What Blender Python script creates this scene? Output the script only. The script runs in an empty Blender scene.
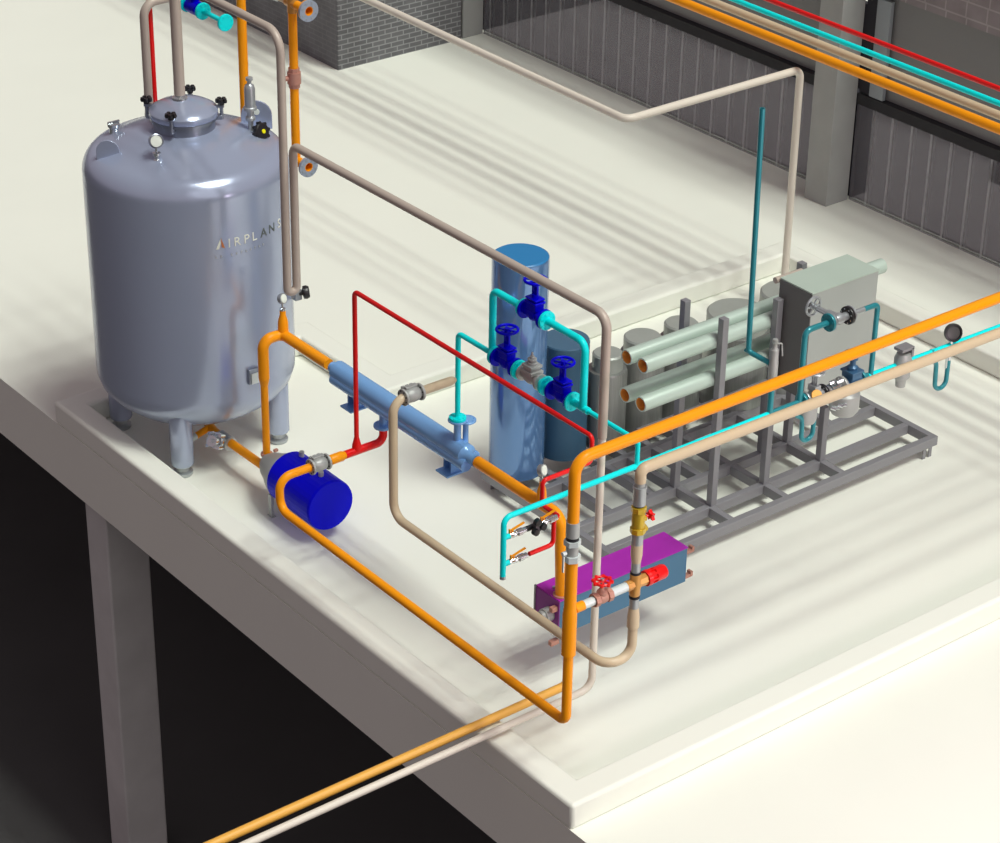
import bpy, math
from mathutils import Vector, Matrix
C = bpy.context.scene.collection
SC = bpy.context.scene
PI = math.pi
# ------------------------------------------------------------------ camera
RT = Vector((0.7874, -0.6162, 0.0164)); FW = Vector((0.5466, 0.6844, -0.4825)).normalized()
RT = Vector((0.787, -0.617, 0.016)); RT = (RT - RT.dot(FW) * FW).normalized(); UPV = RT.cross(FW)
cd = bpy.data.cameras.new('camera'); cam = bpy.data.objects.new('camera', cd); C.objects.link(cam)
m = Matrix((RT, UPV, -FW)).transposed().to_4x4(); m.translation = Vector((-11.548, -13.291, 14.0))
cam.matrix_world = m
cd.sensor_fit = 'HORIZONTAL'; cd.sensor_width = 36; cd.lens = 2397.0 / 1000 * 36; cd.clip_end = 500
SC.camera = cam
# ------------------------------------------------------------------ light and exposure
SC.view_settings.view_transform = 'Standard'; SC.view_settings.look = 'None'
SC.view_settings.exposure = 0.0; SC.view_settings.gamma = 1.0; SC.view_settings.use_curve_mapping = False
w = bpy.data.worlds.new('sky'); SC.world = w; w.use_nodes = True
nt = w.node_tree; nt.nodes.clear()
tc = nt.nodes.new('ShaderNodeTexCoord'); sx = nt.nodes.new('ShaderNodeSeparateXYZ'); rp = nt.nodes.new('ShaderNodeValToRGB')
mr = nt.nodes.new('ShaderNodeMapRange'); mr.inputs[1].default_value = -1; mr.inputs[2].default_value = 1
bg = nt.nodes.new('ShaderNodeBackground'); wo = nt.nodes.new('ShaderNodeOutputWorld')
nt.links.new(tc.outputs['Generated'], sx.inputs[0]); nt.links.new(sx.outputs[2], mr.inputs[0]); nt.links.new(mr.outputs[0], rp.inputs[0])
nt.links.new(rp.outputs[0], bg.inputs[0]); nt.links.new(bg.outputs[0], wo.inputs[0])
cr = rp.color_ramp
cr.elements[0].position = 0.0; cr.elements[0].color = (.035, .03, .032, 1)
cr.elements[1].position = 1.0; cr.elements[1].color = (.27, .235, .25, 1)
e = cr.elements.new(0.47); e.color = (.10, .08, .085, 1)
e = cr.elements.new(0.56); e.color = (.45, .345, .375, 1)
bg.inputs[1].default_value = .72
# high bank of lamps, like a lighting rig far above: each one gives its own faint shadow
NL = 0
for i, sxx in enumerate((-.04, -.13, -.22, -.30)):
    for j, syy in enumerate((.30, .42, .54, .66)):
        NL += 1
for i, sxx in enumerate((-.04, -.13, -.22, -.30)):
    for j, syy in enumerate((.30, .42, .54, .66)):
        L = bpy.data.lights.new('sun', 'SUN'); L.energy = 2.66 / NL; L.angle = math.radians(3.6); L.color = (.98, 1.0, .92)
        o = bpy.data.objects.new('sun', L); C.objects.link(o)
        d = Vector((sxx, syy, -1)).normalized()
        o.rotation_euler = d.to_track_quat('-Z', 'Y').to_euler(); o.location = (0, 0, 30)
L = bpy.data.lights.new('sun', 'SUN'); L.energy = 0.38; L.angle = math.radians(45); L.color = (1, .99, .95)  # broad fill light added to lift the front-facing sides
o = bpy.data.objects.new('sun', L); C.objects.link(o)
o.rotation_euler = Vector((.05, 1, -.55)).normalized().to_track_quat('-Z', 'Y').to_euler(); o.location = (0, -20, 20)
L = bpy.data.lights.new('added_floor_fill', 'POINT'); L.energy = 560; L.color = (1, .78, .86); L.shadow_soft_size = .6  # unseen point light added to whiten the floor at lower right
o = bpy.data.objects.new('added_floor_fill', L); C.objects.link(o); o.location = (3.6, -6.4, 4.0)

# ------------------------------------------------------------------ materials
def lin(c):
    return tuple(((v/255) / 12.92 if v/255 <= .04045 else ((v/255 + .055) / 1.055) ** 2.4) for v in c)
MATS = {}
def mat(name, col, rough=.5, metal=0.0, spec=.5, noise=0.0, scale=6.0, stretch=(1, 1, 1), coat=0.0):
    if name in MATS: return MATS[name]
    m = bpy.data.materials.new(name); m.use_nodes = True; n = m.node_tree; b = n.nodes['Principled BSDF']
    b.inputs['Base Color'].default_value = (*col, 1); b.inputs['Roughness'].default_value = rough
    b.inputs['Metallic'].default_value = metal; b.inputs['Specular IOR Level'].default_value = spec
    b.inputs['Coat Weight'].default_value = coat
    if noise:
        g = n.nodes.new('ShaderNodeNewGeometry'); mp = n.nodes.new('ShaderNodeMapping'); mp.inputs['Scale'].default_value = stretch
        t = n.nodes.new('ShaderNodeTexNoise'); t.inputs['Scale'].default_value = scale; t.inputs['Detail'].default_value = 5
        r = n.nodes.new('ShaderNodeMix'); r.data_type = 'RGBA'
        r.inputs[6].default_value = (*[c*(1-noise) for c in col], 1); r.inputs[7].default_value = (*[min(1, c*(1+noise)) for c in col], 1)
        n.links.new(g.outputs['Position'], mp.inputs[0]); n.links.new(mp.outputs[0], t.inputs[0]); n.links.new(t.outputs[0], r.inputs[0]); n.links.new(r.outputs[2], b.inputs['Base Color'])
    MATS[name] = m; return m
def brick(name, c1, c2, mortar, axes, bw, rh, ms, alpha=1.0, off=.5):
    m = bpy.data.materials.new(name); m.use_nodes = True; n = m.node_tree; b = n.nodes['Principled BSDF']
    g = n.nodes.new('ShaderNodeNewGeometry'); s = n.nodes.new('ShaderNodeSeparateXYZ'); cb = n.nodes.new('ShaderNodeCombineXYZ')
    n.links.new(g.outputs['Position'], s.inputs[0]); n.links.new(s.outputs[axes[0]], cb.inputs[0]); n.links.new(s.outputs[axes[1]], cb.inputs[1])
    t = n.nodes.new('ShaderNodeTexBrick'); t.offset = off; t.inputs['Color1'].default_value = (*c1, 1); t.inputs['Color2'].default_value = (*c2, 1)
    t.inputs['Mortar'].default_value = (*mortar, 1); t.inputs['Scale'].default_value = 1; t.inputs['Mortar Size'].default_value = ms
    t.inputs['Brick Width'].default_value = bw; t.inputs['Row Height'].default_value = rh; t.inputs['Mortar Smooth'].default_value = .3
    n.links.new(cb.outputs[0], t.inputs[0])
    nz = n.nodes.new('ShaderNodeTexNoise'); nz.inputs['Scale'].default_value = 2.2; nz.inputs['Detail'].default_value = 3; mpz = n.nodes.new('ShaderNodeMapping'); mpz.inputs['Scale'].default_value = (.3, 2.5, 1) if rh > 5 else (1, 1, 1); n.links.new(cb.outputs[0], mpz.inputs[0]); n.links.new(mpz.outputs[0], nz.inputs[0])
    mx = n.nodes.new('ShaderNodeMix'); mx.data_type = 'RGBA'; mx.blend_type = 'MULTIPLY'; mx.inputs[0].default_value = .25 if rh > 5 else .5
    n.links.new(t.outputs[0], mx.inputs[6]); n.links.new(nz.outputs[0], mx.inputs[7]); n.links.new(mx.outputs[2], b.inputs['Base Color'])
    b.inputs['Roughness'].default_value = .8; b.inputs['Specular IOR Level'].default_value = .2; b.inputs['Alpha'].default_value = alpha
    return m
M_deck = mat('white_screed', (.81, .83, .755), .6, 0, .3, .03, .6)
M_ground = mat('dark_asphalt', (.10, .10, .10), .95, 0, .0, .15, .4)
M_col = mat('grey_concrete', (.36, .37, .36), .8, 0, .2, .15, 2.0)
M_steel = mat('bluish_stainless_steel', (.40, .46, .61), .22, .38, .8)
M_steel_dk = mat('brushed_stainless', (.30, .33, .40), .3, .8, .5)
M_zinc = mat('zinc_grey', (.42, .45, .47), .35, .55, .5)
M_chrome = mat('chrome', (.70, .74, .76), .15, .9, .5)
M_castgrey = mat('cast_grey', (.42, .44, .43), .45, .3, .5)
M_black = mat('black_plastic', (.012, .012, .014), .35, 0, .5)
M_rubber = mat('black_rubber', (.02, .02, .025), .6, 0, .3)
M_orange = mat('orange_paint', (.95, .34, .004), .35, 0, .22)
M_beige = mat('beige_paint', (.60, .49, .33), .38, 0, .4)
M_drab = mat('grey_beige_paint', (.50, .43, .37), .42, .1, .4)
M_ivory = mat('ivory_paint', (.72, .67, .58), .38, 0, .4)
M_cyan = mat('cyan_paint', (0.0, .82, .84), .35, 0, .25)
M_teal = mat('teal_paint', (.02, .26, .31), .3, .2, .6)
M_red = mat('red_paint', (.78, .004, .004), .3, 0, .4)
M_bluev = mat('deep_blue_paint', (0, 0, .62), .4, 0, .12)
M_sky = mat('light_blue_enamel', (.19, .41, .76), .2, .1, .6)
M_mvalve = mat('slate_blue_enamel', (.05, .14, .26), .3, .2, .5)
M_tallblue = mat('glossy_blue_lacquer', (.12, .26, .52), .08, .4, .8, coat=.5)
M_dkblue = mat('dark_blue_lacquer', (.045, .115, .19), .4, .1, .4)
M_purple = mat('purple_panel', (.40, .022, .43), .5, 0, .3)
M_violet = mat('dark_violet_panel', (.22, .03, .25), .5, 0, .3)
M_slate = mat('slate_blue_panel', (.075, .19, .31), .5, 0, .3)
M_pink = mat('pink_bronze', (.50, .25, .19), .45, .1, .4)
M_brass = mat('brass', (.62, .31, .08), .3, .4, .5)
M_gold = mat('golden_brass', (.58, .40, .03), .3, .4, .5)
M_frame = mat('grey_steel_section', (.25, .25, .268), .42, .2, .5)
M_vessel = mat('grey_brushed_metal', (.30, .315, .30), .35, .6, .5, .25, 5.0, (9, 9, .5))
M_vcap = mat('grey_dull_metal', (.40, .43, .40), .45, .3, .5, .12, 4.0)
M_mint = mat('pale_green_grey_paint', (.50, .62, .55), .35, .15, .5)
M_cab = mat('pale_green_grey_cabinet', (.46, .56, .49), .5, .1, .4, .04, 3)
M_copper = mat('orange_inside', (.95, .50, .12), .5, 0, .3)
M_face = mat('gauge_face', (.80, .86, .78), .4, 0, .3)
M_nip = mat('pale_zinc_nipple', (.66, .74, .74), .35, .2, .5)
M_yellow = mat('yellow_paint', (.8, .75, 0.0), .4)
M_letter = mat('white_lettering', (.80, .82, .72), .5)
M_letter_dk = mat('reflection_dimmed_lettering', (.10, .12, .11), .5)  # guessed letters, darkened in colour where a reflection covers them
M_win = mat('dark_window_glass', (.20, .20, .20), .45, 0, .3)
M_brickY = brick('grey_brick', (.17, .17, .18), (.20, .20, .21), (.36, .37, .38), (0, 2), .25, .085, .012)
M_brickX = brick('dark_grey_brick', (.20, .20, .215), (.21, .21, .225), (.25, .25, .265), (1, 2), .25, .085, .010)
M_smoke = brick('smoked_brick_glass', (.165, .16, .18), (.175, .17, .19), (.42, .42, .44), (1, 2), .37, 9.0, .022, .60, .0)
M_spand = brick('mauve_brick', (.34, .30, .31), (.36, .32, .33), (.48, .44, .44), (1, 2), .37, .22, .014, 1, .06)
M_coping = mat('charcoal_coping', (.035, .035, .038), .8, 0, .2, .2, 9)
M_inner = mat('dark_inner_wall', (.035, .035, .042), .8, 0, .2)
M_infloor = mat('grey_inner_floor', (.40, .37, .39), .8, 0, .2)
M_mull = mat('blue_grey_mullion', (.30, .33, .35), .5, .1, .4)

# ------------------------------------------------------------------ mesh helpers
def basis(ax):
    ax = Vector(ax).normalized()
    h = Vector((0, 0, 1)) if abs(ax.z) < .9 else Vector((1, 0, 0))
    u = ax.cross(h).normalized(); v = ax.cross(u).normalized()
    return ax, u, v
class MB:
    def __init__(s, M=None): s.v = []; s.f = []; s.M = M or Matrix.Identity(4)
    def add(s, vs, fs):
        o = len(s.v); s.v += [s.M @ Vector(p) for p in vs]; s.f += [tuple(i + o for i in f) for f in fs]; return s
    def box(s, c, d, rot=None):
        c = Vector(c); vs = []
        for z in (-1, 1):
            for y in (-1, 1):
                for x in (-1, 1):
                    p = Vector((x*d[0]/2, y*d[1]/2, z*d[2]/2))
                    if rot is not None: p = rot @ p
                    vs.append(c + p)
        return s.add(vs, [(0, 2, 3, 1), (4, 5, 7, 6), (0, 1, 5, 4), (2, 6, 7, 3), (0, 4, 6, 2), (1, 3, 7, 5)])
    def lathe(s, prof, p0=(0, 0, 0), ax=(0, 0, 1), seg=28, ph=0.0):
        a, u, v = basis(ax); p0 = Vector(p0); vs = []; fs = []; rings = []
        for r, t in prof:
            if abs(r) < 1e-6: rings.append([len(vs)]); vs.append(p0 + a*t)
            else:
                rings.append(list(range(len(vs), len(vs)+seg)))
                for k in range(seg):
                    q = 2*PI*k/seg + ph; vs.append(p0 + a*t + (u*math.cos(q) + v*math.sin(q))*r)
        for A, B in zip(rings, rings[1:]):
            for k in range(seg):
                k2 = (k+1) % seg
                if len(A) == 1 and len(B) == 1: continue
                if len(A) == 1: fs.append((A[0], B[k2], B[k]))
                elif len(B) == 1: fs.append((A[k], A[k2], B[0]))
                else: fs.append((A[k], A[k2], B[k2], B[k]))
        return s.add(vs, fs)
    def cyl(s, p0, p1, r, r1=None, seg=24, ph=0.0):
        p0 = Vector(p0); p1 = Vector(p1); d = (p1-p0).length; r1 = r if r1 is None else r1
        return s.lathe([(0, 0), (r, 0), (r1, d), (0, d)], p0, p1-p0, seg, ph)
    def disc(s, c, ax, r, t, seg=32, hole=0):
        ax = Vector(ax).normalized(); c = Vector(c)
        if hole: return s.lathe([(hole, -t/2), (r, -t/2), (r, t/2), (hole, t/2), (hole, -t/2)], c, ax, seg)
        return s.lathe([(0, -t/2), (r*.97, -t/2), (r, -t*.35), (r, t*.35), (r*.97, t/2), (0, t/2)], c, ax, seg)
    def torus(s, c, ax, R, r, seg=32, sg=10):
        a, u, v = basis(ax); c = Vector(c); vs = []; fs = []
        for i in range(seg):
            q = 2*PI*i/seg; d = u*math.cos(q) + v*math.sin(q)
            for j in range(sg):
                p = 2*PI*j/sg; vs.append(c + d*(R + r*math.cos(p)) + a*r*math.sin(p))
        for i in range(seg):
            for j in range(sg):
                i2 = (i+1) % seg; j2 = (j+1) % sg
                fs.append((i*sg+j, i2*sg+j, i2*sg+j2, i*sg+j2))
        return s.add(vs, fs)
    def tube(s, pts, r, fil=.12, seg=20, bore=0.0):
        P = [Vector(p) for p in pts]; path = [P[0]]
        fl = fil if isinstance(fil, (list, tuple)) else [fil]*(len(P)-2)
        for i in range(1, len(P)-1):
            a = (P[i-1]-P[i]); b = (P[i+1]-P[i]); la, lb = a.length, b.length; a.normalize(); b.normalize()
            ang = a.angle(b)
            if ang > PI - .02: path.append(P[i]); continue
            d = min(fl[i-1] / math.tan(ang/2), la*.49, lb*.49); R = d*math.tan(ang/2)
            c = P[i] + (a+b).normalized() * (R / math.sin(ang/2)); s0 = P[i] + a*d - c; s1 = P[i] + b*d - c
            tot = s0.angle(s1); n = 9; axr = s0.cross(s1).normalized()
            for k in range(n+1): path.append(c + Matrix.Rotation(tot*k/n, 3, axr) @ s0)
        path.append(P[-1])
        t = (path[1]-path[0]).normalized(); _, u, v = basis(t); vs = []; fs = []; prev = t
        rings = 0; T = []
        for i in range(len(path)):
            if i == 0: tg = (path[1]-path[0])
            elif i == len(path)-1: tg = path[-1]-path[-2]
            else: tg = (path[i+1]-path[i]).normalized() + (path[i]-path[i-1]).normalized()
            tg = tg.normalized(); q = prev.rotation_difference(tg); u = q @ u; v = q @ v; prev = tg
            for k in range(seg):
                a = 2*PI*k/seg; vs.append(path[i] + (u*math.cos(a) + v*math.sin(a))*r)
            T.append((u.copy(), v.copy()))
        n = len(path)
        for i in range(n-1):
            for k in range(seg):
                k2 = (k+1) % seg; fs.append((i*seg+k, i*seg+k2, (i+1)*seg+k2, (i+1)*seg+k))
        if not bore: fs.append(tuple(range(seg))[::-1]); fs.append(tuple((n-1)*seg + k for k in range(seg)))
        s.add(vs, fs)
        if bore:
            for end, dr in ((0, (path[1]-path[0]).normalized()), (n-1, (path[-2]-path[-1]).normalized())):
                u, v = T[end]; vs = []
                for (rr, dd) in ((r, 0), (bore, 0), (bore, min(.3, .45*(P[-1]-P[0]).length))):
                    for k in range(seg):
                        a = 2*PI*k/seg; vs.append(path[end] + (u*math.cos(a)+v*math.sin(a))*rr + dr*dd)
                fs = []
                for i in range(2):
                    for k in range(seg): fs.append((i*seg+k, i*seg+(k+1) % seg, (i+1)*seg+(k+1) % seg, (i+1)*seg+k))
                fs.append(tuple(2*seg+k for k in range(seg)))
                s.add(vs, fs)
        return s
    def prism(s, poly, c, ux, uy, t):
        ux = Vector(ux); uy = Vector(uy); nz = ux.cross(uy).normalized(); c = Vector(c); n = len(poly)
        vs = [c + ux*p[0] + uy*p[1] - nz*t/2 for p in poly] + [c + ux*p[0] + uy*p[1] + nz*t/2 for p in poly]
        fs = [tuple(range(n))[::-1], tuple(range(n, 2*n))] + [(i, (i+1) % n, (i+1) % n+n, i+n) for i in range(n)]
        return s.add(vs, fs)

def wloc(p):
    q = Vector((0, 0, 0))
    while p is not None: q = q + p.location; p = p.parent
    return q
def obj(name, mb, material, parent=None, bev=0.0, origin=None, sharp=35, bseg=3):
    me = bpy.data.meshes.new(name)
    base = wloc(parent) if parent else Vector((0, 0, 0))
    if origin is not None: o0 = Vector(origin)
    elif parent: o0 = base
    else:
        o0 = Vector((sum(v.x for v in mb.v)/len(mb.v), sum(v.y for v in mb.v)/len(mb.v), min(v.z for v in mb.v)))
    me.from_pydata([v - o0 for v in mb.v], [], mb.f); me.update()
    import bmesh
    bm = bmesh.new(); bm.from_mesh(me); bmesh.ops.recalc_face_normals(bm, faces=bm.faces); bm.to_mesh(me); bm.free()
    me.polygons.foreach_set('use_smooth', [True]*len(me.polygons)); me.set_sharp_from_angle(angle=math.radians(sharp))
    if isinstance(material, str): material = MATS[material]
    me.materials.append(material)
    o = bpy.data.objects.new(name, me); C.objects.link(o); o.location = o0 - base
    if parent: o.parent = parent
    if bev:
        b = o.modifiers.new('bevel', 'BEVEL'); b.width = bev; b.segments = bseg; b.limit_method = 'ANGLE'; b.angle_limit = math.radians(40)
    return o
def tag(o, label, cat=None, group=None):
    o['label'] = label
    if cat: o['category'] = cat
    if group: o['group'] = group
    return o
def thing(name, label, cat, loc, group=None):
    o = bpy.data.objects.new(name, None); C.objects.link(o); o.location = loc; o.empty_display_size = .1
    return tag(o, label, cat, group)
def struct(name, mb, m, **k):
    o = obj(name, mb, m, **k); o['kind'] = 'structure'; return o
def pipe(label, pts, r, m, fil=.12, group=None, bore=0, name='pipe', cat='pipe', seg=20):
    return tag(obj(name, MB().tube(pts, r, fil, seg, bore), m, origin=pts[0]), label, cat, group)
def flange(parent, c, ax, r, t, m, hole=0.0, bolts=8, bm=None, name='flange'):
    """a flange with its bolts as a sub-part when parent is a thing"""
    f = obj(name, MB().disc(c, ax, r, t, 32, hole), m, parent)
    if bolts:
        a, u, v = basis(ax)
        for k in range(bolts):
            q = 2*PI*(k+.5)/bolts; p = Vector(c) + (u*math.cos(q)+v*math.sin(q))*r*.78
            obj('bolt', MB().cyl(p - a*(t*.5+.008), p + a*(t*.5+.008), r*.085, seg=6), bm or m, f)
    return f

# ------------------------------------------------------------------ setting
struct('floor', MB().box((17.5, 15, -.42), (35, 50, .84)), M_deck)
outer = [(0, 0), (10.36, 0), (10.36, 7.92), (3.66, 7.92), (3.66, 9.74), (0, 9.74)]
inner = [(.31, .31), (10.05, .31), (10.05, 7.60), (3.35, 7.60), (3.35, 9.43), (.31, 9.43)]
H = .285; c = MB(); n = 6; vs = [(x, y, z) for z in (-.01, H) for (x, y) in outer] + [(x, y, z) for z in (-.01, H) for (x, y) in inner]; fs = []
for i in range(n):
    j = (i+1) % n
    fs += [(i, j, n+j, n+i), (2*n+j, 2*n+i, 3*n+i, 3*n+j), (n+i, n+j, 3*n+j, 3*n+i), (j, i, 2*n+i, 2*n+j)]
c.add(vs, fs)
struct('trim_1', c, M_deck, bev=.04, bseg=3, sharp=60)
struct('ground', MB().box((5, 10, -6.5), (90, 90, .2)), M_ground)
# the concrete column that carries the slab
o = struct('column', MB().box((.15+.30, 8.96+.25, -3.62), (.58, .50, 5.56)), mat('pale_concrete', (.55, .55, .54), .8, 0, .2, .15, 2.0), bev=.03)
# brick block at the back
struct('wall_back', MB().box((10.82, 20.57, 1.6), (2.54, 6.0, 3.2)), M_brickX)
struct('wall_back_face', MB().box((10.82, 17.565, 1.6), (2.53, .02, 3.2)), M_brickY)
struct('column_back', MB().box((12.36, 17.80, 1.7), (.44, .44, 3.4)), M_col, bev=.015)
struct('column_right', MB().box((12.33, 9.06, 2.2), (.45, .44, 4.4)), M_col, bev=.01)
def wall_run(tagname, y0, y1, wn):
    yc = (y0+y1)/2; L = y1-y0
    struct('wall_'+tagname, MB().box((12.62, yc, .75), (.08, L, 1.5)), M_smoke)
    struct('trim_'+str(wn+1), MB().box((12.61, yc, 1.58), (.10, L, .16)), M_coping)
    g = struct('window_'+str(wn), MB().box((12.68, yc, 2.43), (.03, L, 1.52)), M_win)
wall_run('right', 9.29, 17.57, 1)
wall_run('front', -3.0, 8.84, 2)
struct('wall_upper', MB().box((12.62, 7.2, 4.0), (.10, 20.7, 1.6)), M_spand)
struct('trim_4', MB().box((12.60, 8.50, 2.4), (.06, .26, 1.45)), M_mull)
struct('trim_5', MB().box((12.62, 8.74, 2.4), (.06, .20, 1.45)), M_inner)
# inside of the building, seen through the smoked lower wall
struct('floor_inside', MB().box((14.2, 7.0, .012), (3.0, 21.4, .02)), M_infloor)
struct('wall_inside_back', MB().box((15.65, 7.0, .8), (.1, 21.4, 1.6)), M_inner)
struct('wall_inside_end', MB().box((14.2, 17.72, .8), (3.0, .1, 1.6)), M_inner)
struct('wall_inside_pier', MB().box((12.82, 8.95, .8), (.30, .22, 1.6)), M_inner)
u = thing('wall_box', 'black box fixed inside the smoked brick wall at the far right edge', 'box', (12.74, 6.2, 1.10))
obj('casing', MB().box((12.76, 6.2, 1.23), (.12, .44, .26)), M_black, u, bev=.01)

# ------------------------------------------------------------------ the steel tank
TX, TY, TR = 1.24, 8.46, 1.16
t = thing('storage_tank', 'large upright bluish stainless steel tank standing on cylindrical legs', 'tank', (TX, TY, 0))
prof = [(0, .42), (.35, .44), (.65, .50), (.88, .60), (1.03, .72), (1.12, .84), (1.155, .95), (TR, 1.02), (TR, 3.46)]
for k in range(1, 9):
    a = PI/2*k/9; prof.append((TR-.26 + .26*math.cos(a), 3.46 + .26*math.sin(a)*1.05))
prof += [(.80, 3.79), (.66, 3.85), (.5, 3.895), (.34, 3.93), (.17, 3.95), (0, 3.955)]
obj('shell', MB().lathe(prof, (TX, TY, 0), seg=96), M_steel, t, sharp=50)
for sxx in (-1, 1):
    for syy in (-1, 1):
        x, y = TX + sxx*.66, TY + syy*.70
        lg = obj('leg', MB().lathe([(0, .14), (.125, .14), (.135, .16), (.135, .80), (0, .80)], (x, y, 0), seg=32), M_steel, t)
        obj('foot', MB().lathe([(0, 0), (.105, 0), (.115, .02), (.115, .045), (.075, .06), (.07, .10), (.10, .115), (.10, .14), (0, .14)], (x, y, 0), seg=32), M_zinc, lg)
nk = obj('manhole_neck', MB().lathe([(.35, 3.80), (.35, 4.02), (.375, 4.03), (.375, 4.06), (.34, 4.06), (.34, 3.80)], (TX, TY, 0), seg=64), M_steel_dk, t)
obj('manhole_lid', MB().lathe([(.378, 4.065), (.385, 4.075), (.385, 4.13), (.37, 4.15), (.30, 4.19), (.2, 4.225), (.1, 4.245), (0, 4.25)], (TX, TY, 0), seg=64), M_steel, t)
obj('lid_nozzle', MB().lathe([(.09, 4.22), (.085, 4.27), (.055, 4.29), (.055, 4.34), (0, 4.34)], (TX-.02, TY+.03, 0)), M_chrome, t)
for ang in (133, -140, -30, 48):
    a = math.radians(ang); x, y = TX + .42*math.cos(a), TY + .42*math.sin(a)
    cl = MB().cyl((x, y, 4.0), (x, y, 4.20), .02, seg=12)
    cl.box((x-.03*math.cos(a), y-.03*math.sin(a), 4.02), (.07, .05, .05), Matrix.Rotation(a, 3, 'Z'))
    cl.box((x-.02*math.cos(a), y-.02*math.sin(a), 4.15), (.10, .045, .03), Matrix.Rotation(a, 3, 'Z'))
    k = obj('clamp', cl, M_steel_dk, t, bev=.004)
    kb = MB().lathe([(0, 4.165), (.035, 4.17), (.04, 4.225), (0, 4.23)], (x, y, 0), seg=16)
    for q in range(5):
        b = 2*PI*q/5+.3; kb.lathe([(0, -.026), (.022, -.02), (.027, 0), (.022, .026), (0, .03)], (x+.043*math.cos(b), y+.043*math.sin(b), 4.215), seg=12)
    obj('star_knob', kb, M_black, k)
# lifting lugs
def lug(x, y, z, ang, sc=1.0):
    a = math.radians(ang); tv = (-math.sin(a), math.cos(a), 0)
    poly = [(-.13, -.10), (.13, -.10), (.13, .02)] + [(.13*math.cos(q), .02+.13*math.sin(q)) for q in [PI*k/10 for k in range(1, 10)]] + [(-.13, .02)]
    poly = [(p[0]*sc, p[1]*sc) for p in poly]
    return MB().prism(poly, (x, y, z), tv, (0, 0, 1), .025)
lg = obj('lifting_lug', lug(2.13, 8.36, 3.86, -128, 1.35), M_steel, t, bev=.004)
obj('lug_hole', MB().disc((2.12, 8.345, 3.93), (-.62, -.78, 0), .035, .012, 20), M_face, lg)
lg = obj('lifting_lug', lug(.34, 8.60, 3.78, -128, 1.0), M_steel, t, bev=.004)
obj('base_plate', MB().box((.36, 8.50, 3.70), (.12, .30, .015), Matrix.Rotation(math.radians(-38), 3, 'Y')), M_steel, lg)
nz = MB().lathe([(.055, 3.7), (.05, 3.83), (.07, 3.85), (.07, 3.88), (.03, 3.89), (0, 3.89)], (.70, 9.09, 0)); nz.cyl((.63, 9.09, 3.90), (.77, 9.09, 3.90), .015, seg=10)
obj('capped_nozzle', nz, M_chrome, t)
# pressure gauge
gz = 3.74; gx, gy = .64, 8.06
g = obj('gauge', MB().lathe([(.06, 0), (.055, .05), (.03, .08), (.03, .11), (.045, .12), (.045, .15), (.015, .16), (.015, .22), (0, .22)], (gx, gy, gz)), M_chrome, t)
ga = Vector((-.25, -.85, .35)).normalized()
obj('gauge_casing', MB().lathe([(0, -.03), (.075, -.03), (.08, -.02), (.08, .03), (.068, .035), (.066, .02), (0, .02)], (gx, gy, gz+.285), ga), M_steel_dk, g)
obj('dial', MB().disc((gx, gy, gz+.285)+0*ga if False else Vector((gx, gy, gz+.285))+ga*.024, ga, .064, .004), M_face, g)
# safety valve with black hand knob on the right shoulder
sx0, sy0 = 1.93, 8.17; z0 = 3.69
s = obj('safety_valve', MB().lathe([(.05, 0), (.05, .06), (.03, .08), (.03, .24), (.055, .25), (.055, .28), (.04, .30), (.04, .36), (.075, .37), (.075, .40), (.062, .41), (.062, .62), (.05, .66), (.025, .68), (.025, .71), (.04, .72), (.04, .75), (0, .76)], (sx0, sy0, z0)), M_zinc, t)
kx = Vector((sx0+.06, sy0-.12, z0+.13)); kd = Vector((.2, -.9, .35)).normalized()
kb = MB().cyl(kx - kd*.12, kx, .035, seg=16); kb.lathe([(0, -.03), (.09, -.03), (.10, -.015), (.10, .02), (.085, .035), (0, .035)], kx, kd, 14)
for q in range(8):
    a, uu, vv = basis(kd); b = 2*PI*q/8; kb.cyl(kx - kd*.03 + (uu*math.cos(b)+vv*math.sin(b))*.098, kx + kd*.025 + (uu*math.cos(b)+vv*math.sin(b))*.098, .02, seg=10)
k = obj('hand_knob', kb, M_black, s); obj('knob_cap', MB().disc(kx + kd*.04, kd, .025, .012), M_yellow, k)
# drain valve low on the right side
a = math.radians(-44); d = Vector((math.cos(a), math.sin(a), 0)); p = Vector((TX, TY, 1.93)) + d*TR
s = obj('sampling_valve', MB().cyl(p - d*.02, p + d*.06, .05).box(p + d*.06, (.09, .09, .13)), M_zinc, t, bev=.006)
k1 = p + d*.10 + Vector((.04, -.02, .02)); kd = Vector((.9, -.45, .1)).normalized()
obj('hand_knob', MB().lathe([(0, -.06), (.03, -.06), (.03, -.02), (.075, -.01), (.08, .03), (.065, .06), (0, .06)], k1, kd, 12), M_black, s)
# name plate bracket
a = math.radians(-88); d = Vector((math.cos(a), math.sin(a), 0)); p = Vector((TX, TY, 1.27)) + d*TR
s = obj('plate_bracket', MB().box(p, (.13, .09, .19)), M_steel_dk, t, bev=.005)
obj('name_plate', MB().box(p + d*.055 + Vector((.02, 0, -.02)), (.13, .012, .13)), M_nip, s)
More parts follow.
